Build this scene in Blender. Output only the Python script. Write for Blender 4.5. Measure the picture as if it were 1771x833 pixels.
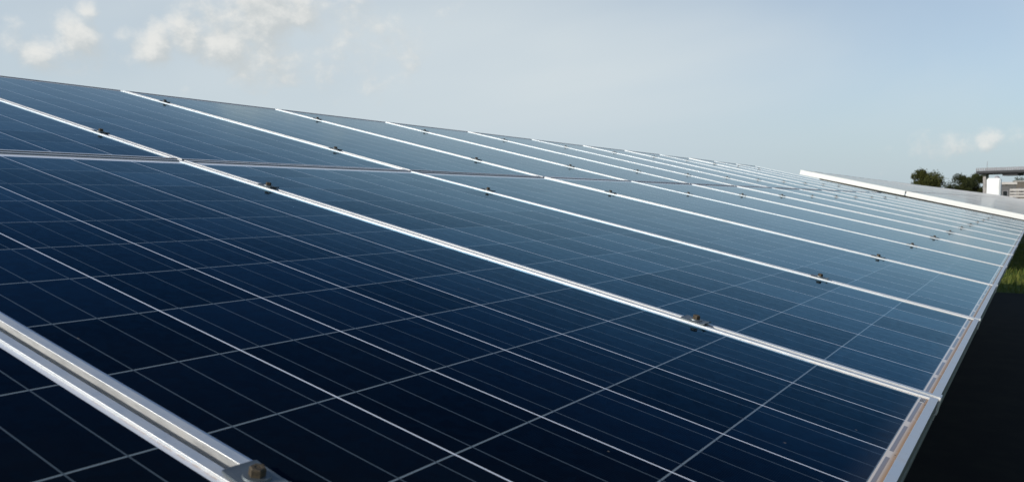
import bpy, bmesh, math, random
from mathutils import Vector, Matrix
R = math.radians
random.seed(7)
for o in list(bpy.data.objects): bpy.data.objects.remove(o)
scene = bpy.context.scene
col = scene.collection

# ------------------------------------------------------------------ camera
H0 = 1.10                                   # height of the table's lower edge above the ground
cam_d = bpy.data.cameras.new('camera'); cam = bpy.data.objects.new('camera', cam_d); col.objects.link(cam)
CAM = Vector((-0.427, -0.128, 0.313 + H0)); YAW, PITCH = 0.5772, -0.0502
cam.location = CAM
cam.rotation_euler = (math.pi/2 + PITCH, 0, YAW - math.pi/2)
cam_d.sensor_width = 36; cam_d.lens = 36*1401.6/1771
cam_d.clip_start = 0.02; cam_d.clip_end = 9000
cam_d.dof.use_dof = True; cam_d.dof.focus_distance = 1.7; cam_d.dof.aperture_fstop = 13
scene.camera = cam

# ------------------------------------------------------------------ sun, sky, exposure
SUN_AZ, SUN_EL = 150, 28
sd = bpy.data.lights.new('sun', 'SUN'); sd.energy = 3.8; sd.angle = R(0.53); sd.color = (1, .95, .86)
sun = bpy.data.objects.new('sun', sd); col.objects.link(sun)
sdir = Vector((math.cos(R(SUN_EL))*math.cos(R(SUN_AZ)), math.cos(R(SUN_EL))*math.sin(R(SUN_AZ)), math.sin(R(SUN_EL))))
sun.rotation_euler = sdir.to_track_quat('Z', 'Y').to_euler(); sun.location = (0, 0, 20)
scene.view_settings.view_transform = 'Standard'; scene.view_settings.look = 'None'
scene.view_settings.exposure = 0.0; scene.view_settings.gamma = 1

def pixel_dir(u, v):                        # direction in the world seen at a place of the 1771x833 photograph
    F = Vector((math.cos(YAW)*math.cos(PITCH), math.sin(YAW)*math.cos(PITCH), math.sin(PITCH)))
    Rt = Vector((math.sin(YAW), -math.cos(YAW), 0)); U = Rt.cross(F)
    return (F*1401.6 + Rt*(u-885.5) + U*(416.5-v)).normalized()
def at(u, v, depth):                        # the point at that place, depth metres along the view axis
    d = pixel_dir(u, v); F = Vector((math.cos(YAW)*math.cos(PITCH), math.sin(YAW)*math.cos(PITCH), math.sin(PITCH)))
    return CAM + d*(depth/d.dot(F))

class NT:
    def __init__(s, tree): s.t = tree
    def n(s, typ, **kw):
        x = s.t.nodes.new(typ)
        for k, v in kw.items(): setattr(x, k, v)
        return x
    def set(s, sock, v):
        if isinstance(v, bpy.types.NodeSocket): s.t.links.new(v, sock)
        elif v is not None: sock.default_value = v
    def m(s, op, a, b=None, c=None, clamp=False):
        x = s.n('ShaderNodeMath', operation=op, use_clamp=clamp)
        s.set(x.inputs[0], a); s.set(x.inputs[1], b); s.set(x.inputs[2], c); return x.outputs[0]
    def vm(s, op, a, b=None, sc=None):
        x = s.n('ShaderNodeVectorMath', operation=op); s.set(x.inputs[0], a); s.set(x.inputs[1], b)
        if sc is not None: s.set(x.inputs['Scale'], sc)
        return x.outputs[1] if op in ('DOT_PRODUCT', 'LENGTH', 'DISTANCE') else x.outputs[0]
    def noise(s, vec, scale, detail=4, rough=.55, dist=0):
        x = s.n('ShaderNodeTexNoise'); s.set(x.inputs['Vector'], vec); x.inputs['Scale'].default_value = scale
        x.inputs['Detail'].default_value = detail; x.inputs['Roughness'].default_value = rough; x.inputs['Distortion'].default_value = dist
        return x.outputs['Fac']
    def ramp(s, v, lo, hi, a=0., b=1., smooth=True):
        x = s.n('ShaderNodeMapRange', interpolation_type='SMOOTHSTEP' if smooth else 'LINEAR'); s.set(x.inputs[0], v)
        x.inputs[1].default_value = lo; x.inputs[2].default_value = hi; x.inputs[3].default_value = a; x.inputs[4].default_value = b
        return x.outputs[0]
    def mix(s, f, a, b):
        x = s.n('ShaderNodeMix', data_type='RGBA'); s.set(x.inputs[0], f)
        s.set(x.inputs[6], a if isinstance(a, bpy.types.NodeSocket) else (*a, 1)); s.set(x.inputs[7], b if isinstance(b, bpy.types.NodeSocket) else (*b, 1))
        return x.outputs[2]

world = bpy.data.worlds.new('World'); scene.world = world; world.use_nodes = True
w = NT(world.node_tree); world.node_tree.nodes.clear()
sky = w.n('ShaderNodeTexSky', sky_type='NISHITA'); sky.sun_disc = False
sky.sun_elevation = R(SUN_EL); sky.sun_rotation = R(90-SUN_AZ); sky.air_density = 1.0; sky.dust_density = .9; sky.ozone_density = 1.5; sky.altitude = 0
D = w.vm('NORMALIZE', w.n('ShaderNodeTexCoord').outputs['Generated'])
K = 10.0                                    # cloud radiance scale against the background strength of 0.1
blobs = [(140, 90, 60, .55), (360, 120, 80, .5), (150, 15, 26, 1.0), (128, 58, 46, 1.0), (70, 85, 42, .8), (20, 50, 45, .7), (212, 60, 22, .8), (268, 78, 44, 1.0), (322, 66, 42, 1.), (385, 82, 52, .95),
         (400, 38, 60, .9), (455, 12, 70, 1.0), (520, 30, 60, .8), (480, 90, 62, .75), (560, 85, 95, .55), (610, 30, 80, .5),
         (1595, 252, 46, .66), (1650, 250, 44, .64), (1704, 242, 30, .66), (1540, 268, 44, .52), (1668, 264, 44, .55), (1780, 246, 40, .58), (430, 112, 85, .64), (600, 95, 90, .62), (690, 50, 120, .50), (230, 85, 70, .55), (330, 30, 60, .5), (-200, 40, 120, .6)]
def field(dvec):
    acc = None
    for (u, v, r, a) in blobs:
        d = pixel_dir(u, v); k = 1/((r/1401.6)**2 * (d.dot(Vector((math.cos(YAW), math.sin(YAW), PITCH)).normalized())**4))
        dot = w.vm('DOT_PRODUCT', dvec, tuple(d))
        e = w.m('MULTIPLY', w.m('SUBTRACT', dot, 1.0), k)
        g = w.m('MULTIPLY', w.m('POWER', 2.71828, e), a)
        acc = g if acc is None else w.m('SMOOTH_MAX', acc, g, .12)
    acc = w.m('MINIMUM', acc, 1.15)
    sq = w.vm('MULTIPLY', dvec, (1, 1, 1.25))
    nz = w.m('SUBTRACT', w.noise(sq, 19, 10, .62, .1), .5)
    nb = w.m('SUBTRACT', w.noise(sq, 5.0, 3, .5), .5)
    return w.m('ADD', acc, w.m('ADD', w.m('MULTIPLY', nz, 1.5), w.m('MULTIPLY', nb, .5)))
d0 = field(D)
off = (Matrix.Rotation(YAW, 3, 'Z') @ Vector((0, .6, 1))).normalized()*.016
d1 = field(w.vm('NORMALIZE', w.vm('ADD', D, tuple(off))))
dens = w.ramp(d0, .42, 1.0)
lit = w.ramp(w.m('SUBTRACT', d0, d1), -.25, .40)
cloudc = w.mix(lit, (.56*K, .60*K, .61*K), (.82*K, .82*K, .79*K))
# thin high veil: soft streaks, thicker in the middle of the view
rot = w.n('ShaderNodeMapping'); w.t.links.new(D, rot.inputs[0]); rot.vector_type = 'TEXTURE'; rot.inputs['Rotation'].default_value = tuple(Matrix((pixel_dir(1500, 0)-pixel_dir(300, 330), (0, 0, 1), (1, 0, 0))).to_3x3().row[0].to_track_quat('X', 'Z').to_euler()); rot.inputs['Scale'].default_value = (1.4, .30, .30)
vn = w.noise(rot.outputs[0], 1.3, 4, .48, .5)
vg = w.m('POWER', 2.71828, w.m('MULTIPLY', w.m('SUBTRACT', w.vm('DOT_PRODUCT', D, tuple(pixel_dir(760, 200))), 1.0), 6.5))
veil = w.m('ADD', w.m('ADD', w.m('MULTIPLY', w.ramp(vn, .28, .76), .30), w.m('MULTIPLY', vg, .55)), .22, clamp=True)
sep = w.n('ShaderNodeSeparateXYZ'); w.t.links.new(D, sep.inputs[0])
hz = w.ramp(sep.outputs[2], .42, .18, .03, 1.)
veil = w.m('MULTIPLY', veil, hz)
tint = w.n('ShaderNodeMix', data_type='RGBA', blend_type='MULTIPLY'); tint.inputs[0].default_value = 1
w.t.links.new(sky.outputs[0], tint.inputs[6]); tint.inputs[7].default_value = (.93, 1.04, 1.14, 1)
base = w.mix(veil, tint.outputs[2], (.65*K, .72*K, .755*K))
base = w.mix(w.ramp(sep.outputs[2], .16, -.02, 0, .75), base, (.45*K, .56*K, .65*K))
full = w.mix(w.m('MULTIPLY', dens, .88), base, cloudc)
bg = w.n('ShaderNodeBackground'); bg.inputs[1].default_value = .1
w.t.links.new(full, bg.inputs[0]); wo = w.n('ShaderNodeOutputWorld'); w.t.links.new(bg.outputs[0], wo.inputs[0])

# ------------------------------------------------------------------ helpers
def mat(name, base=(.5, .5, .5), rough=.5, metal=0., spec=.5):
    m = bpy.data.materials.new(name); m.use_nodes = True
    b = m.node_tree.nodes['Principled BSDF']
    b.inputs['Base Color'].default_value = (*base, 1); b.inputs['Roughness'].default_value = rough
    b.inputs['Metallic'].default_value = metal; b.inputs['Specular IOR Level'].default_value = spec
    return m, NT(m.node_tree), b
def speckle(m, t, b, base, dark, scale, amt=.5, detail=5, coord='Object'):
    tc = t.n('ShaderNodeTexCoord').outputs[coord]
    n = t.noise(tc, scale, detail, .65)
    t.set(b.inputs['Base Color'], t.mix(t.m('MULTIPLY', t.ramp(n, .38, .68), amt), base, dark))
    return n
def tag(o, label=None, cat=None, group=None, kind=None):
    if label: o['label'] = label
    if cat: o['category'] = cat
    if group: o['group'] = group
    if kind: o['kind'] = kind
    return o
def link(name, bm, mats, parent=None, smooth=False):
    me = bpy.data.meshes.new(name)
    bmesh.ops.recalc_face_normals(bm, faces=bm.faces); bm.to_mesh(me); bm.free()
    for m in (mats if isinstance(mats, (list, tuple)) else [mats]): me.materials.append(m)
    if smooth:
        for p in me.polygons: p.use_smooth = True
    o = bpy.data.objects.new(name, me); col.objects.link(o)
    if parent: o.parent = parent
    return o
def empty(name, loc, rot=(0, 0, 0)):
    o = bpy.data.objects.new(name, None); col.objects.link(o); o.location = loc; o.rotation_euler = rot
    o.empty_display_size = .1; return o
def box(bm, lo, hi, mi=0, bev=0):
    vs = [bm.verts.new((x, y, z)) for x in (lo[0], hi[0]) for y in (lo[1], hi[1]) for z in (lo[2], hi[2])]
    fs = [bm.faces.new([vs[i] for i in f]) for f in ((0, 1, 3, 2), (4, 6, 7, 5), (0, 4, 5, 1), (2, 3, 7, 6), (0, 2, 6, 4), (1, 5, 7, 3))]
    for f in fs: f.material_index = mi
    if bev:
        es = list({e for f in fs for e in f.edges})
        bmesh.ops.bevel(bm, geom=es, offset=bev, segments=2, affect='EDGES')
def copy_tree(o, parent=None):
    c = o.copy(); col.objects.link(c)
    if parent: c.parent = parent
    for ch in list(o.children): copy_tree(ch, c)
    return c

# ------------------------------------------------------------------ materials
PW, PL, FD = 0.998, 1.987, .040             # module width, length, frame depth
FX, FY = .0110, .0120                       # frame flange widths
GZ = -.0032                                 # glass below the frame's top
CX0, CPX = .0160, .1610                    # first cell edge and pitch across
CY0, CPY = .0262, .1594
def panel_glass():
    m, t, b = mat('panel_glass', rough=.06)
    tc = t.n('ShaderNodeTexCoord').outputs['Object']
    s = t.n('ShaderNodeSeparateXYZ'); t.t.links.new(tc, s.inputs[0]); X, Y = s.outputs[0], s.outputs[1]
    rnd = t.n('ShaderNodeObjectInfo').outputs['Random']
    cx = t.m('DIVIDE', t.m('SUBTRACT', X, CX0), CPX); cy = t.m('DIVIDE', t.m('SUBTRACT', Y, CY0), CPY)
    fx = t.m('FRACT', cx); fy = t.m('FRACT', cy); ix = t.m('FLOOR', cx); iy = t.m('FLOOR', cy)
    def near(f, c, wdt):                    # 1 inside a line of full width wdt (in units of f)
        return t.m('LESS_THAN', t.m('ABSOLUTE', t.m('SUBTRACT', f, c)), wdt/2)
    edge = lambda f, wd: t.m('LESS_THAN', t.m('SUBTRACT', .5, t.m('ABSOLUTE', t.m('SUBTRACT', f, .5))), wd/2)
    gx = edge(fx, .0025/CPX); gy = edge(fy, .0024/CPY)
    bus = t.m('MAXIMUM', t.m('MAXIMUM', near(fx, .175, .0016/CPX), near(fx, .5, .0016/CPX)), near(fx, .825, .0016/CPX))
    cb = t.n('ShaderNodeCombineXYZ'); t.set(cb.inputs[0], ix); t.set(cb.inputs[1], iy); t.set(cb.inputs[2], t.m('MULTIPLY', rnd, 57.))
    wn = t.n('ShaderNodeTexWhiteNoise', noise_dimensions='3D'); t.t.links.new(cb.outputs[0], wn.inputs[0])
    vo = t.n('ShaderNodeTexVoronoi'); t.t.links.new(t.vm('ADD', tc, t.vm('SCALE', cb.outputs[0], None, 3.1)), vo.inputs['Vector']); vo.inputs['Scale'].default_value = 95
    vs = t.n('ShaderNodeSeparateColor'); t.t.links.new(vo.outputs['Color'], vs.inputs[0])
    cell = t.mix(wn.outputs[0], (.0006, .0020, .0036), (.0016, .0032, .0052))
    cell = t.mix(t.m('MULTIPLY', vs.outputs[0], .45), cell, (.0010, .0045, .0080))
    finger = t.m('LESS_THAN', t.m('FRACT', t.m('MULTIPLY', Y, 420.)), .16)
    cell = t.mix(t.m('MULTIPLY', finger, .02), cell, (.25, .28, .32))
    cell = t.mix(gy, cell, (.145, .18, .20))
    cell = t.mix(bus, cell, (.062, .082, .098))
    cell = t.mix(gx, cell, (.60, .62, .66))
    # white border with ribbon pieces in it
    inx = t.m('MULTIPLY', t.m('GREATER_THAN', cx, 0), t.m('LESS_THAN', cx, 6.))
    iny = t.m('MULTIPLY', t.m('GREATER_THAN', cy, 0), t.m('LESS_THAN', cy, 12.))
    inside = t.m('MULTIPLY', inx, iny)
    pair = t.m('FRACT', t.m('DIVIDE', t.m('ADD', cx, .0), 2.))
    rib = t.m('MULTIPLY', t.m('MULTIPLY', t.m('GREATER_THAN', Y, .0185), t.m('LESS_THAN', Y, .0235)), t.m('MULTIPLY', t.m('GREATER_THAN', t.m('ABSOLUTE', t.m('SUBTRACT', fx, .98)), .15), inx))
    border = t.mix(rib, t.mix(t.m('LESS_THAN', Y, .2), (.64, .64, .65), (.66, .575, .49)), (.25, .235, .235))
    c = t.mix(inside, border, cell)
    # brown dirt that has settled along the frame at the lower edge
    n1 = t.noise(t.vm('ADD', tc, t.vm('SCALE', cb.outputs[0], None, .0)), 60, 6, .7)
    rr = t.m('ADD', n1, t.m('MULTIPLY', t.m('SUBTRACT', rnd, .5), .1))
    dy = t.m('SUBTRACT', Y, FY)
    dside = t.m('MINIMUM', t.m('SUBTRACT', X, FX), t.m('SUBTRACT', PW-FX, X))
    low = t.ramp(Y, .9, .05, 0., 1.)
    dmask = t.m('MULTIPLY', t.m('SUBTRACT', 1., t.ramp(dy, .0005, .0095)), t.ramp(rr, .15, .42), clamp=True)
    dms = t.m('MULTIPLY', t.m('MULTIPLY', t.m('SUBTRACT', 1., t.ramp(dside, .0005, .0035)), low), t.ramp(rr, .3, .5), clamp=True)
    dm = t.m('MAXIMUM', dmask, dms)
    c = t.mix(t.m('MULTIPLY', dm, .85), c, (.38, .20, .08))
    blk = t.m('MULTIPLY', t.ramp(t.noise(tc, 210, 3, .6), .60, .66), t.m('MULTIPLY', t.m('SUBTRACT', 1., t.ramp(dy, .002, .0075)), t.ramp(t.noise(tc, 9, 2), .50, .60)))
    c = t.mix(t.m('MULTIPLY', blk, .85), c, (.04, .03, .02))
    # a thin dust film and a few specks
    dn = t.noise(tc, 4., 5, .6)
    film = t.m('ADD', t.m('MULTIPLY', t.ramp(dn, .4, .75), .003), t.m('MULTIPLY', t.m('SUBTRACT', 1., t.ramp(dy, .0, .05)), .045))
    v2 = t.n('ShaderNodeTexVoronoi'); t.t.links.new(t.vm('ADD', tc, t.vm('SCALE', cb.outputs[0], None, .71)), v2.inputs['Vector']); v2.inputs['Scale'].default_value = 13
    sp = t.m('LESS_THAN', v2.outputs['Distance'], .022)
    c = t.mix(film, c, (.42, .40, .36)); c = t.mix(t.m('MULTIPLY', sp, .28), c, (.35, .30, .24))
    bp = t.n('ShaderNodeBump'); bp.inputs['Strength'].default_value = .05; bp.inputs['Distance'].default_value = .002
    t.t.links.new(t.noise(tc, 7., 2, .5), bp.inputs['Height'])
    # anti-reflective solar glass over blue nitride: the reflection is weak and blue face on, strong and neutral at a glance
    geo = t.n('ShaderNodeNewGeometry')
    cosv = t.m('ABSOLUTE', t.vm('DOT_PRODUCT', geo.outputs['Normal'], geo.outputs['Incoming']))
    inv = t.m('SUBTRACT', 1., cosv, clamp=True)
    rc = t.n('ShaderNodeCombineXYZ')
    for i_, (f0, n_) in enumerate(((.0010, 12.6), (.0034, 9.4), (.0058, 7.6))):
        t.set(rc.inputs[i_], t.m('ADD', t.m('MULTIPLY', t.m('POWER', inv, n_), .90-f0), f0))
    var = t.m('ADD', t.m('MULTIPLY', wn.outputs[0], .30), t.m('ADD', t.m('MULTIPLY', vs.outputs[0], .16), t.m('ADD', .74, t.m('MULTIPLY', rnd, .10))))
    vary = t.m('ADD', t.m('MULTIPLY', t.m('SUBTRACT', var, 1.), t.m('MULTIPLY', inside, t.ramp(cosv, .04, .22))), 1.)
    refl = t.vm('SCALE', t.vm('SCALE', rc.outputs[0], None, vary), None, t.m('SUBTRACT', 1., t.m('MULTIPLY', dm, .75)))
    gl = t.n('ShaderNodeBsdfGlossy'); t.set(gl.inputs['Color'], refl); t.t.links.new(bp.outputs[0], gl.inputs['Normal'])
    t.set(gl.inputs['Roughness'], t.ramp(t.noise(tc, 11, 4), .3, .7, .06, .10))
    df = t.n('ShaderNodeBsdfDiffuse')
    t.set(df.inputs['Color'], t.vm('SCALE', c, None, t.m('SUBTRACT', 1., t.m('POWER', inv, 10.))))
    ad = t.n('ShaderNodeAddShader'); t.t.links.new(df.outputs[0], ad.inputs[0]); t.t.links.new(gl.outputs[0], ad.inputs[1])
    out = [n for n in t.t.nodes if n.type == 'OUTPUT_MATERIAL'][0]; t.t.links.new(ad.outputs[0], out.inputs[0]); t.t.nodes.remove(b)
    return m
M_GLASS = panel_glass()
def alu(name, base, rough, metal, dirt):
    m, t, b = mat(name, base, rough, metal)
    tc = t.n('ShaderNodeTexCoord').outputs['Object']
    st = t.vm('MULTIPLY', tc, (1, 1, 6))
    n = t.noise(st, 18, 6, .7); f = t.noise(tc, 340, 2, .5)
    c = t.mix(t.m('MULTIPLY', t.ramp(n, .52, .78), dirt), base, (.34, .24, .14))
    c = t.mix(t.m('MULTIPLY', t.ramp(f, .66, .72), .25), c, (.15, .13, .11))
    t.set(b.inputs['Base Color'], c); t.set(b.inputs['Roughness'], t.ramp(n, .3, .7, rough-.06, rough+.12))
    return m
M_FRAME = alu('anodised_aluminium', (.72, .72, .71), .48, .78, .28)
M_FRAME_SHADE = alu('shaded_aluminium', (.17, .18, .165), .6, .3, .3)  # unlit end-bar faces: their shade is painted into the base colour
M_FRAME2 = alu('weathered_aluminium', (.44, .44, .44), .6, .4, .3)
M_TRIM = alu('pale_aluminium_trim', (.84, .84, .81), .45, .15, .10)
M_STEEL = alu('galvanised_steel', (.15, .17, .18), .45, .7, .25)
M_RACK = alu('dull_rack_steel', (.30, .31, .32), .5, .7, .3)
M_BACK, _, _ = mat('backsheet', (.6, .6, .58), .6)
M_RUST, t_, b_ = mat('rusty_bolt', (.14, .10, .05), .75, .3); speckle(M_RUST, t_, b_, (.085, .062, .035), (.03, .024, .018), 260, .9)
M_BAR, _, _ = mat('barcode_ink', (.06, .06, .07), .4)
M_PAPER, _, _ = mat('barcode_paper', (.60, .58, .55), .35)

def ground_mat():
    m, t, b = mat('grass_ground', rough=.95, spec=.15)
    tc = t.n('ShaderNodeTexCoord').outputs['Object']
    n = t.noise(tc, .35, 6, .6); n2 = t.noise(tc, 5, 6, .7)
    c = t.mix(t.ramp(n, .35, .7), (.060, .095, .012), (.120, .125, .022)); c = t.mix(t.ramp(n2, .4, .7, 0, .6), c, (.018, .030, .008))
    t.set(b.inputs['Base Color'], c)
    bp = t.n('ShaderNodeBump'); bp.inputs['Strength'].default_value = .8; bp.inputs['Distance'].default_value = .05
    t.t.links.new(n2, bp.inputs['Height']); t.t.links.new(bp.outputs[0], b.inputs['Normal']); return m
M_GROUND = ground_mat()
M_UNDERSHADE, t_, b_ = mat('table_shade', (.012, .012, .012), .9, 0, .1); speckle(M_UNDERSHADE, t_, b_, (.005, .005, .005), (.012, .013, .009), 3, .8)  # near-black colour standing in for the shade beneath the near table

# ------------------------------------------------------------------ ground
bm = bmesh.new(); N = 60
for i in range(N+1):
    for j in range(N+1):
        sx = (i/N*2-1); sy = (j/N*2-1)
        x = math.copysign(abs(sx)**2.5*4500, sx); y = math.copysign(abs(sy)**2.5*4500, sy)
        bm.verts.new((x, y, 0))
bm.verts.ensure_lookup_table()
for i in range(N):
    for j in range(N):
        a = i*(N+1)+j; bm.faces.new([bm.verts[k] for k in (a, a+N+1, a+N+2, a+1)])
tag(link('grass_ground', bm, M_GROUND), kind='structure')
bm = bmesh.new(); box(bm, (-4, -1.2, .001), (14.0, 4.6, .006)); tag(link('shade_strip', bm, M_UNDERSHADE), kind='structure')  # flat strip added to paint the table's shade on the ground

gm, t_, b_ = mat('grass_blades', rough=.8, spec=.2)
t_.set(b_.inputs['Base Color'], t_.mix(t_.n('ShaderNodeNewGeometry').outputs['Random Per Island'], (.035, .070, .010), (.110, .115, .022)))
bm = bmesh.new(); rg = random.Random(11)
for k in range(16000):
    x = rg.uniform(14.02, 30); y = rg.gauss(0, 1.6) if k % 2 else rg.uniform(-5, 5)
    a = rg.uniform(0, 6.28); h_ = rg.uniform(.03, .13)*(1.5 if rg.random() < .08 else 1); wd = rg.uniform(.006, .014); lx, ly = rg.gauss(0, .03), rg.gauss(0, .03)
    c_, s_ = math.cos(a)*wd, math.sin(a)*wd
    bm.faces.new([bm.verts.new(p) for p in ((x-c_, y-s_, -.005), (x+c_, y+s_, -.005), (x+lx, y+ly, h_))])
tag(link('grass', bm, gm), 'rough green grass tufts between the two solar tables', 'grass', kind='stuff')

# ------------------------------------------------------------------ solar panel prototype
def frame_bm(bm=None, mi=0, g_=1):
    bm = bm or bmesh.new()
    # profile rings: (offset in x, offset in y, z)
    prof = [(0, 0, -FD), (0, 0, -.029), (.0014, .0014, -.028), (.0014, .0014, -.024), (0, 0, -.023), (0, 0, -.0003), (.0001, .0001, -.0001), (.0003, .0003, 0),
            (FX-.0003, FY-.0003, 0), (FX-.0001, FY-.0001, -.0001), (FX, FY, -.0003), (FX, FY, -.0052), (.0022, .0022, -.0075), (.0022, .0022, -FD+.002), (.026, .026, -FD+.002), (.026, .026, -FD)]
    rings = []
    for ox, oy, z in prof:
        rings.append([bm.verts.new(p) for p in ((ox, oy, z), (PW-ox, oy, z), (PW-ox, PL-oy, z), (ox, PL-oy, z))])
    for a in range(len(rings)):
        r0, r1 = rings[a], rings[(a+1) % len(rings)]
        for k in range(4):
            f = bm.faces.new((r0[k], r0[(k+1) % 4], r1[(k+1) % 4], r1[k]))
            f.material_index = mi + (g_ if (k in (0, 2) and (a <= 4 or a == 10)) else 0)  # upright faces of the end bars get the painted shade colour
    return bm
def sheet(bm, mi, e=.003, z0=-.0056, z1=GZ): box(bm, (e, e, z0), (PW-e, PL-e, z1), mi)
frame_me = link('frame', frame_bm(), [M_FRAME, M_FRAME_SHADE])
b2 = bmesh.new(); sheet(b2, 0); cell_me = link('cell_sheet', b2, M_GLASS)
b2 = bmesh.new(); box(b2, (PW-.045, .0165, GZ+.0001), (PW-.018, .0240, GZ+.0004), 1)
for k, (a, wd) in enumerate(((0, .0022), (.0042, .0016), (.0072, .0030), (.0118, .0014), (.0148, .0026), (.0190, .0018), (.0225, .0022))):
    box(b2, (PW-.0435+a, .0172, GZ+.0004), (PW-.0435+a+wd, .0232, GZ+.0006), 0)
bar_me = link('barcode_label', b2, [M_BAR, M_PAPER])
bar_me['label'] = 'small black barcode strip on the white border'
proto = empty('solar_panel', (0, 0, 0))
for o in (frame_me, cell_me, bar_me): o.parent = proto
T1, T2 = .2176, .2295                       # tilts of the lower and the upper row
NJ = 13; L0 = -.0020; L1 = L0+PL+.0115
LC = 1.9900
def on_table(x, s, h=0):                    # point of the near table's plane, s metres up the slope
    if s <= LC: t = T1; y, z = s*math.cos(t), s*math.sin(t)
    else: t = T2; y = LC*math.cos(T1)+(s-LC)*math.cos(t); z = LC*math.sin(T1)+(s-LC)*math.sin(t)
    return Vector((x, y - h*math.sin(t), z + h*math.cos(t) + H0)), t
ORD = ['first', 'second', 'third', 'fourth', 'fifth', 'sixth', 'seventh', 'eighth', 'ninth', 'tenth', 'eleventh', 'twelfth', 'thirteenth', 'fourteenth', 'fifteenth']
tone = lambda k: 'near black' if k < 0 else ('very dark navy' if k == 0 else ('dark blue' if k < 3 else ('slate blue' if k < 6 else 'grey blue')))
first = True
for row in (0, 1):
    for k in range(-1, NJ):
        if row == 1 and k < 0: continue
        o = proto if first else copy_tree(proto); first = False
        p, t = on_table(k*1.012+.007, L0 if row == 0 else L1)
        o.location = p + Vector((0, 0, random.uniform(-.0007, .0007))); o.rotation_euler = (t+random.uniform(-.0010, .0010), random.uniform(-.0012, .0012), 0)
        if row == 0:
            lab = ('%s solar panel in the bottom left corner, left of the nearest joint' % tone(k)) if k < 0 else \
                  '%s panel, %s of the lower row after the nearest joint' % (tone(k), ORD[k])
        else:
            lab = '%s panel, %s of the upper row counted from the left' % (tone(k+1), ORD[k])
        tag(o, lab, 'solar panel', 'solar panels on the near table')

# ------------------------------------------------------------------ clamps
def hexbolt(r, h):
    b = bmesh.new(); ring = []
    for (rr, z) in ((r, 0), (r, h*.82), (r*.86, h), (r*.45, h*1.0), (r*.4, h*.93)):
        ring.append([b.verts.new((rr*math.cos(R(60*k+8)), rr*math.sin(R(60*k+8)), z)) for k in range(6)])
    for i in range(4):
        for k in range(6): b.faces.new((ring[i][k], ring[i][(k+1) % 6], ring[i+1][(k+1) % 6], ring[i+1][k]))
    b.faces.new(ring[0][::-1]); b.faces.new(ring[-1]); return b
clamp = empty('module_clamp', (0, 0, 0))
b = bmesh.new(); nx, ny = 8, 12; th = .0022; W2, L2 = .0165, .0235
def cz(u, v): return .0030 + .0022*max(0, abs(v)-.8)/.2*(1 if v < 0 else .3) - .0006*max(0, abs(u)-.8)/.2
gt = [[b.verts.new((W2*(i/nx*2-1), L2*(j/ny*2-1), cz(i/nx*2-1, j/ny*2-1))) for j in range(ny+1)] for i in range(nx+1)]
gb = [[b.verts.new((W2*(i/nx*2-1), L2*(j/ny*2-1), cz(i/nx*2-1, j/ny*2-1)-th)) for j in range(ny+1)] for i in range(nx+1)]
for i in range(nx):
    for j in range(ny):
        b.faces.new((gt[i][j], gt[i+1][j], gt[i+1][j+1], gt[i][j+1])); b.faces.new((gb[i][j], gb[i][j+1], gb[i+1][j+1], gb[i+1][j]))
for i in range(nx): b.faces.new((gt[i][0], gb[i][0], gb[i+1][0], gt[i+1][0])); b.faces.new((gt[i][ny], gt[i+1][ny], gb[i+1][ny], gb[i][ny]))
for j in range(ny): b.faces.new((gt[0][j], gt[0][j+1], gb[0][j+1], gb[0][j])); b.faces.new((gt[nx][j], gb[nx][j], gb[nx][j+1], gt[nx][j+1]))
box(b, (-.0062, -.020, -.036), (-.0042, .020, .0012)); box(b, (.0042, -.020, -.036), (.0062, .020, .0012))
link('clamp_plate', b, M_STEEL, clamp)
b = bmesh.new(); bmesh.ops.create_cone(b, cap_ends=True, segments=28, radius1=.0118, radius2=.0112, depth=.0018, matrix=Matrix.Translation((0, 0, .0039)))
link('washer', b, M_STEEL, clamp)
bo = link('hex_bolt', hexbolt(.0070, .0070), M_RUST, clamp); bo.location = (0, 0, .0048); bo['label'] = 'rusty brown hex bolt head'
first = True
CS = (.412, 1.612, 2.408, 3.610)
for k in range(0, NJ):
    for c, s in enumerate(CS):
        if k == 0 and c > 1: continue
        o = clamp if first else copy_tree(clamp); first = False
        p, t = on_table(k*1.012, s if k else s-.006); o.location = p; o.rotation_euler = (t, 0, random.uniform(-.09, .09))
        for ch in o.children:
            if ch.name.startswith('hex'): ch.rotation_euler = (0, 0, random.uniform(0, 1))
        pos = ('lower end', 'just below the mid seam', 'just above the mid seam', 'near the top edge')[c]
        jn = 'nearest joint' if k == 0 else '%s joint beyond the nearest' % ORD[k-1]
        tag(o, 'rusty bolt clamp %s of the %s' % (pos if c else 'at the lower end', jn), 'clamp', 'panel clamps along the joints')

# ------------------------------------------------------------------ mounting frame under the near table
rack = empty('mounting_frame', (6, 1.9, 0))
tag(rack, 'shaded steel mounting frame with rails and posts beneath the near panels', 'mounting frame')
def seg_bar(bm, a, b_, wd, hg, up=(0, 0, 1)):
    a, b_ = Vector(a), Vector(b_); d = (b_-a).normalized(); s = d.cross(Vector(up)).normalized(); u = s.cross(d)
    vs = [bm.verts.new(p + s*i*wd/2 + u*j*hg/2) for p in (a, b_) for (i, j) in ((-1, -1), (1, -1), (1, 1), (-1, 1))]
    for f in ((0, 1, 2, 3), (7, 6, 5, 4), (0, 4, 5, 1), (1, 5, 6, 2), (2, 6, 7, 3), (3, 7, 4, 0)): bm.faces.new([vs[i] for i in f])
RO = Vector((6, 1.9, 0))
def rackpart(name, bm, m, parent, org):
    bmesh.ops.translate(bm, verts=bm.verts, vec=-org); return link(name, bm, m, parent)
for s in CS:
    b = bmesh.new(); p0, t = on_table(-1.0, s, -.064); p1, _ = on_table(13.16, s, -.064)
    seg_bar(b, p0, p1, .042, .042, (0, -math.sin(t), math.cos(t))); rackpart('rail', b, M_RACK, rack, RO)
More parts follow.
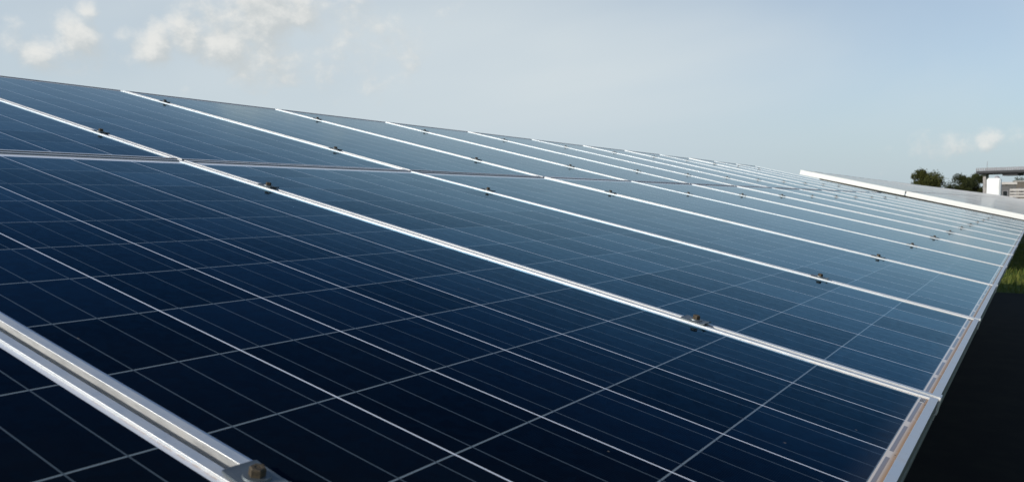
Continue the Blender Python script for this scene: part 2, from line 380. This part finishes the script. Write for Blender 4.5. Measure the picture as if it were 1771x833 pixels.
for x in (-.5, 3.0, 6.5, 10.0, 12.9):
    b = bmesh.new(); p0, t = on_table(x, .30, -.13); p1, _ = on_table(x, 3.75, -.13)
    seg_bar(b, p0, p1, .05, .08); rackpart('rafter', b, M_RACK, rack, RO)
    for s in (.85, 3.2):
        b = bmesh.new(); p, _ = on_table(x, s, -.16); seg_bar(b, (p.x, p.y, 0), p, .07, .07, (1, 0, 0)); rackpart('post', b, M_RACK, rack, RO)
for k in range(0, NJ+1):                    # small plates that close the joints at the lower edge
    b = bmesh.new(); x = k*1.012
    box(b, (-.013, -.0032, -.026), (.013, -.0006, .0035), 0, .0006); box(b, (-.004, -.0006, -.024), (.004, .035, -.018))
    p, t = on_table(x, L0); bmesh.ops.rotate(b, verts=b.verts, cent=(0, 0, 0), matrix=Matrix.Rotation(t, 3, 'X')); bmesh.ops.translate(b, verts=b.verts, vec=p)
    rackpart('joint_end_plate', b, M_FRAME, rack, RO)

# ------------------------------------------------------------------ far table, one mesh per panel
GX, GY, GZ2, TF = 16.5195, .0642, .0428+H0, .2220
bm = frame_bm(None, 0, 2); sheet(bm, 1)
far_panel = link('solar_panel', bm, [M_FRAME2, M_GLASS, M_FRAME_SHADE])
first = True
NF = 109
for k in range(NF):
    for row in (0, 1):
        o = far_panel if first else far_panel.copy()
        if not first: col.objects.link(o)
        first = False
        s = .0 if row == 0 else PL+.012
        o.location = (GX+.004+k*1.004, GY+s*math.cos(TF), GZ2+s*math.sin(TF)); o.rotation_euler = (TF+random.uniform(-.0012, .0012), random.uniform(-.0015, .0015), 0)
        if k == 0: lab = 'pale grey %s panel at the near end of the far table, against white trim' % ('lower', 'upper')[row]
        else: lab = 'pale grey reflecting panel in the %s row of the far table' % ('lower', 'upper')[row]
        tag(o, lab, 'solar panel', 'far table end panels' if k == 0 else 'far table %s row panels' % ('lower', 'upper')[row])
rack2 = empty('mounting_frame', (GX, 1.9, 0)); RO2 = Vector((GX, 1.9, 0))
tag(rack2, 'mounting frame of the far table with a bright white trim along its near end', 'mounting frame')
def on_far(x, s, h=0): return Vector((x, GY+s*math.cos(TF)-h*math.sin(TF), GZ2+s*math.sin(TF)+h*math.cos(TF)))
for s0 in (0, PL+.012):
    b = bmesh.new(); box(b, (-.006, .004, -.086), (-.001, PL-.006, .004), 0, .0015); box(b, (-.001, .004, -.086), (.03, PL-.006, -.081))
    bmesh.ops.rotate(b, verts=b.verts, cent=(0, 0, 0), matrix=Matrix.Rotation(TF, 3, 'X')); bmesh.ops.translate(b, verts=b.verts, vec=on_far(GX, s0))
    e = rackpart('end_trim', b, M_TRIM, rack2, RO2); e['label'] = 'bright white trim strip'
for s in (.42, 1.6, 2.42, 3.6):
    b = bmesh.new(); seg_bar(b, on_far(GX+.1, s, -.064), on_far(GX+NF*1.012, s, -.064), .042, .042, (0, -math.sin(TF), math.cos(TF))); rackpart('rail', b, M_RACK, rack2, RO2)
for i in range(22):
    x = GX+.8+i*5.06
    b = bmesh.new(); seg_bar(b, on_far(x, .3, -.13), on_far(x, 3.75, -.13), .05, .08); rackpart('rafter', b, M_RACK, rack2, RO2)
    for s in (.85, 3.2):
        b = bmesh.new(); p = on_far(x, s, -.16); seg_bar(b, (p.x, p.y, 0), p, .07, .07, (1, 0, 0)); rackpart('post', b, M_RACK, rack2, RO2)

# ------------------------------------------------------------------ trees
def leaf_mat(name, a, c):
    m, t, b = mat(name, rough=.7, spec=.2)
    geo = t.n('ShaderNodeNewGeometry').outputs['Random Per Island']
    n = t.noise(t.n('ShaderNodeTexCoord').outputs['Object'], .8, 3)
    t.set(b.inputs['Base Color'], t.mix(t.m('MULTIPLY', t.m('ADD', geo, t.ramp(n, .35, .65)), .5), a, c)); return m
M_LEAF = leaf_mat('olive_leaves', (.018, .024, .006), (.065, .068, .015)); M_LEAF2 = leaf_mat('dark_leaves', (.010, .016, .005), (.038, .043, .010))
M_BARK, t_, b_ = mat('bark', (.09, .07, .05), .9); speckle(M_BARK, t_, b_, (.10, .08, .055), (.04, .03, .02), 2)
def limb(bm, pts, rads, seg=7):
    rings = []
    for i, (p, r) in enumerate(zip(pts, rads)):
        d = (pts[min(i+1, len(pts)-1)] - pts[max(i-1, 0)]).normalized(); s = d.orthogonal().normalized(); u = d.cross(s)
        rings.append([bm.verts.new(p + (s*math.cos(k*2*math.pi/seg)+u*math.sin(k*2*math.pi/seg))*r) for k in range(seg)])
    for a, c in zip(rings, rings[1:]):
        for k in range(seg): bm.faces.new((a[k], a[(k+1) % seg], c[(k+1) % seg], c[k]))
    bm.faces.new(rings[-1])
def tree(base, h, w_, crown_lo, label, lm, seed, group, nl=15000, shape=1.0):
    rg = random.Random(seed); root = empty('broadleaf_tree', base); tag(root, label, 'tree', group)
    tb = bmesh.new(); th_ = h*.32
    limb(tb, [Vector((0, 0, -.1)), Vector((.1, 0, th_*.5)), Vector((0, .2, th_))], [h*.035, h*.026, h*.02])
    cl = []
    for i in range(34):
        a = rg.uniform(0, 2*math.pi); q = rg.random()**.6; zz = rg.random()
        lo = crown_lo*h; half = math.sqrt(max(.12, 1-abs(zz*1.15-.35)**2.0))
        c = Vector((math.cos(a)*q*w_*.40*half, math.sin(a)*q*w_*.40*half, lo+zz*(h*.92-lo)))
        r = w_*rg.uniform(.10, .19); cl.append((c, r))
        mid = Vector((c.x*.35, c.y*.35, (th_+c.z)*.5)); limb(tb, [Vector((0, .1, th_*.85)), mid, c], [h*.014, h*.009, h*.003], 5)
    link('trunk', tb, M_BARK, root)
    cb_ = bmesh.new()
    for i in range(nl):
        c, r = cl[rg.randrange(len(cl))] if i % 6 else rg.choice(cl[:8])
        v = Vector((rg.gauss(0, 1), rg.gauss(0, 1), rg.gauss(0, .75))).normalized()*r*(rg.random()**.35)*(1.0 if rg.random() < .85 else 1.35)
        p = c+v; s = h*rg.uniform(.013, .028)
        a = Vector((rg.gauss(0, 1), rg.gauss(0, 1), rg.gauss(0, 1))).normalized(); bb = a.orthogonal().normalized()
        cb_.faces.new([cb_.verts.new(p + q_) for q_ in (a*s, bb*s*.6, -a*s, -bb*s*.6)])
    link('crown', cb_, lm, root)
def ground_at(u, depth): p = at(u, 346, depth); return Vector((p.x, p.y, 0))
def hgt(v, depth): return CAM.z + (346-v)/1401.6*depth
TG = 'trees beyond the solar field'
tree(ground_at(1599, 220), hgt(295.5, 220), 9.6, .22, 'round olive green tree standing alone left of the darker trees', M_LEAF, 3, TG)
tree(ground_at(1662, 225), hgt(304, 225), 8.6, .10, 'low dark spreading tree just left of the walkway pillar', M_LEAF2, 5, TG)
tree(ground_at(1689, 235), hgt(302, 235), 9.0, .10, 'dark dense tree behind the walkway pillar', M_LEAF2, 8, TG)
tree(ground_at(1763, 260), hgt(306, 260), 7.4, .15, 'small dark tree behind the brown shed at the right edge', M_LEAF2, 12, TG, 5000)

# ------------------------------------------------------------------ elevated walkway, cabinet, sheds
M_CONC, t_, b_ = mat('weathered_concrete', (.3, .29, .28), .85); speckle(M_CONC, t_, b_, (.36, .34, .33), (.20, .19, .19), 1.2, .7)
M_DARK, t_, b_ = mat('dark_girder', (.03, .03, .035), .7); speckle(M_DARK, t_, b_, (.035, .035, .04), (.02, .02, .02), 1.5)
M_GREYRAIL, t_, b_ = mat('grey_railing', (.25, .25, .27), .6); speckle(M_GREYRAIL, t_, b_, (.28, .27, .29), (.16, .15, .16), 1.5)
M_WHITE, t_, b_ = mat('white_paint', (.85, .85, .83), .5); speckle(M_WHITE, t_, b_, (.86, .86, .84), (.70, .70, .67), 1.2, .5)
M_WALL, t_, b_ = mat('grey_cladding', (.12, .115, .11), .8); speckle(M_WALL, t_, b_, (.13, .125, .125), (.07, .07, .07), .8)
M_BROWN, t_, b_ = mat('brown_render', (.12, .10, .085), .85); speckle(M_BROWN, t_, b_, (.14, .12, .10), (.08, .07, .06), .9)
M_ROOF, t_, b_ = mat('pale_roof', (.5, .46, .42), .6); speckle(M_ROOF, t_, b_, (.52, .49, .47), (.38, .34, .30), .9)
M_WIN, _, _ = mat('window_glass', (.01, .012, .014), .1)

def basis(u, depth):                        # thing's root on the ground at that bearing, x axis to the right as seen from here
    root_p = ground_at(u, depth); rz = math.atan2(root_p.y-CAM.y, root_p.x-CAM.x) - math.pi/2; return root_p, rz
def px(n, depth): return n/1401.6*depth
# walkway
DW = 150; p, rz = basis(1704, DW); walk = empty('elevated_walkway', p, (0, 0, rz-.55)); tag(walk, 'long grey elevated walkway with railing carried on concrete pillars', 'walkway')
z0 = hgt(300, DW); z1 = hgt(297, DW); x0 = -px(9, DW)
XR = 32
b = bmesh.new(); box(b, (x0, -1.5, z0-.02), (XR, 1.5, z1+.10)); box(b, (x0+.3, -1.1, z0-.22), (XR, 1.1, z0-.021)); link('deck', b, M_DARK, walk)
b = bmesh.new(); box(b, (3.6, -1.0, z0-.55), (6.3, 1.0, z0-.221)); link('haunch', b, M_DARK, walk)
for sy in (-1, 1):
    b = bmesh.new(); y = 1.42*sy; zt = z1+.10; hr = px(5.0, DW)
    for zz in (hr, hr*.5): box(b, (x0, y-.03, zt+zz-.03), (XR, y+.03, zt+zz+.03))
    n = 100
    for k in range(n): xx = x0+.05+k*(XR-x0-.1)/(n-1); box(b, (xx-.09, y-.02, zt+.0), (xx+.09, y+.02, zt+hr-.03))
    link('railing', b, M_GREYRAIL, walk)
for xx in (px(.8, DW), 15, 29):
    b = bmesh.new(); seg_bar(b, (xx+.05, 0, -.1), (xx-.10, 0, z0-.2), .55, .9, (0, 1, 0)); link('pillar', b, M_CONC, walk)
b = bmesh.new(); limb(b, [Vector((x0+.4, 1.2, z1+.1)), Vector((x0+.4, 1.2, hgt(279, DW)))], [.05, .03], 6); link('mast', b, M_GREYRAIL, walk)
# white cabinet
DC = 92; p, rz = basis(1718.5, DC); cab = empty('white_cabinet', p, (0, 0, rz-.12)); tag(cab, 'tall plain white cabinet catching the sun below the walkway', 'cabinet')
hw = px(10.3, DC); zt = hgt(308.3, DC)
b = bmesh.new(); box(b, (-hw, -.55, .12), (hw, .55, zt), 0, .10); link('body', b, M_WHITE, cab)
b = bmesh.new(); box(b, (-hw-.05, -.62, 0), (hw+.05, .62, .12)); link('plinth', b, M_CONC, cab)
for sx in (-1, 1):
    b = bmesh.new(); box(b, (min(.02*sx, (hw-.13)*sx), -.562, .30), (max(.02*sx, (hw-.13)*sx), -.5505, zt-.18), 0, .004); link('door', b, M_WHITE, cab)
b = bmesh.new(); bmesh.ops.create_uvsphere(b, u_segments=16, v_segments=8, radius=.28, matrix=Matrix.Translation((hw*.35, .2, zt+.005))); link('vent_dome', b, M_GREYRAIL, cab, True)
# grey shed with pale roof band
def shed(u0, u1, vtop, vband, dep, depth, label, wallm, wins, rzoff=0., name='flat_roofed_shed', cat='shed'):
    uc = (u0+u1)/2; p, rz = basis(uc, dep); r = empty(name, p, (0, 0, rz+rzoff)); tag(r, label, cat)
    hw = px((u1-u0)/2, dep); zt = hgt(vtop, dep); zb = hgt(vband, dep)
    b = bmesh.new(); box(b, (-hw+.12, 0, 0), (hw-.12, depth, zb)); link('wall', b, wallm, r)
    b = bmesh.new(); box(b, (-hw, -.25, zb+.002), (hw, depth+.25, zt), 0, .03); link('roof', b, M_ROOF, r)
    for (a, c, z0_, z1_) in wins:
        f = bmesh.new(); xa, xc = -hw+a*2*hw, -hw+c*2*hw; za, zc = z0_*zb, z1_*zb
        box(f, (xa, -.05, za), (xc, -.003, za+.08)); box(f, (xa, -.05, zc-.08), (xc, -.003, zc)); box(f, (xa, -.05, za+.081), (xa+.08, -.003, zc-.081)); box(f, (xc-.08, -.05, za+.081), (xc, -.003, zc-.081))
        fo = link('window', f, M_GREYRAIL, r)
        g = bmesh.new(); box(g, (xa+.081, -.02, za+.081), (xc-.081, -.004, zc-.081)); link('pane', g, M_WIN, fo)
    return r
shed(1722, 1755.5, 314.8, 319.3, 140, 5, 'low grey shed with a pale flat roof right of the white cabinet', M_WALL, [(.36, .60, .35, .75), (.68, .92, .35, .75)])
shed(1757, 1800, 312.5, 314, 190, 6, 'brown shed at the right edge behind the white slatted fence', M_BROWN, [(.15, .35, .4, .75), (.5, .7, .4, .75)])
# fence
DFN = 112; p, rz = basis(1775, DFN); fe = empty('slatted_fence', p, (0, 0, rz)); tag(fe, 'pale horizontal slatted fence with dark posts at the right edge', 'fence')
xl = -px(25, DFN)
for va, vb in ((326.2, 330), (332.2, 335.2), (337, 340.5), (343, 347)):
    b = bmesh.new(); box(b, (xl, -.04, hgt(vb, DFN)), (10, .0, hgt(va, DFN))); link('slat', b, M_ROOF, fe)
for k in range(14):
    xx = xl+.25+k*.88
    b = bmesh.new(); box(b, (xx-.045, .004, 0), (xx+.045, .10, hgt(327 if k % 3 else 325, DFN))); link('post', b, M_DARK, fe)
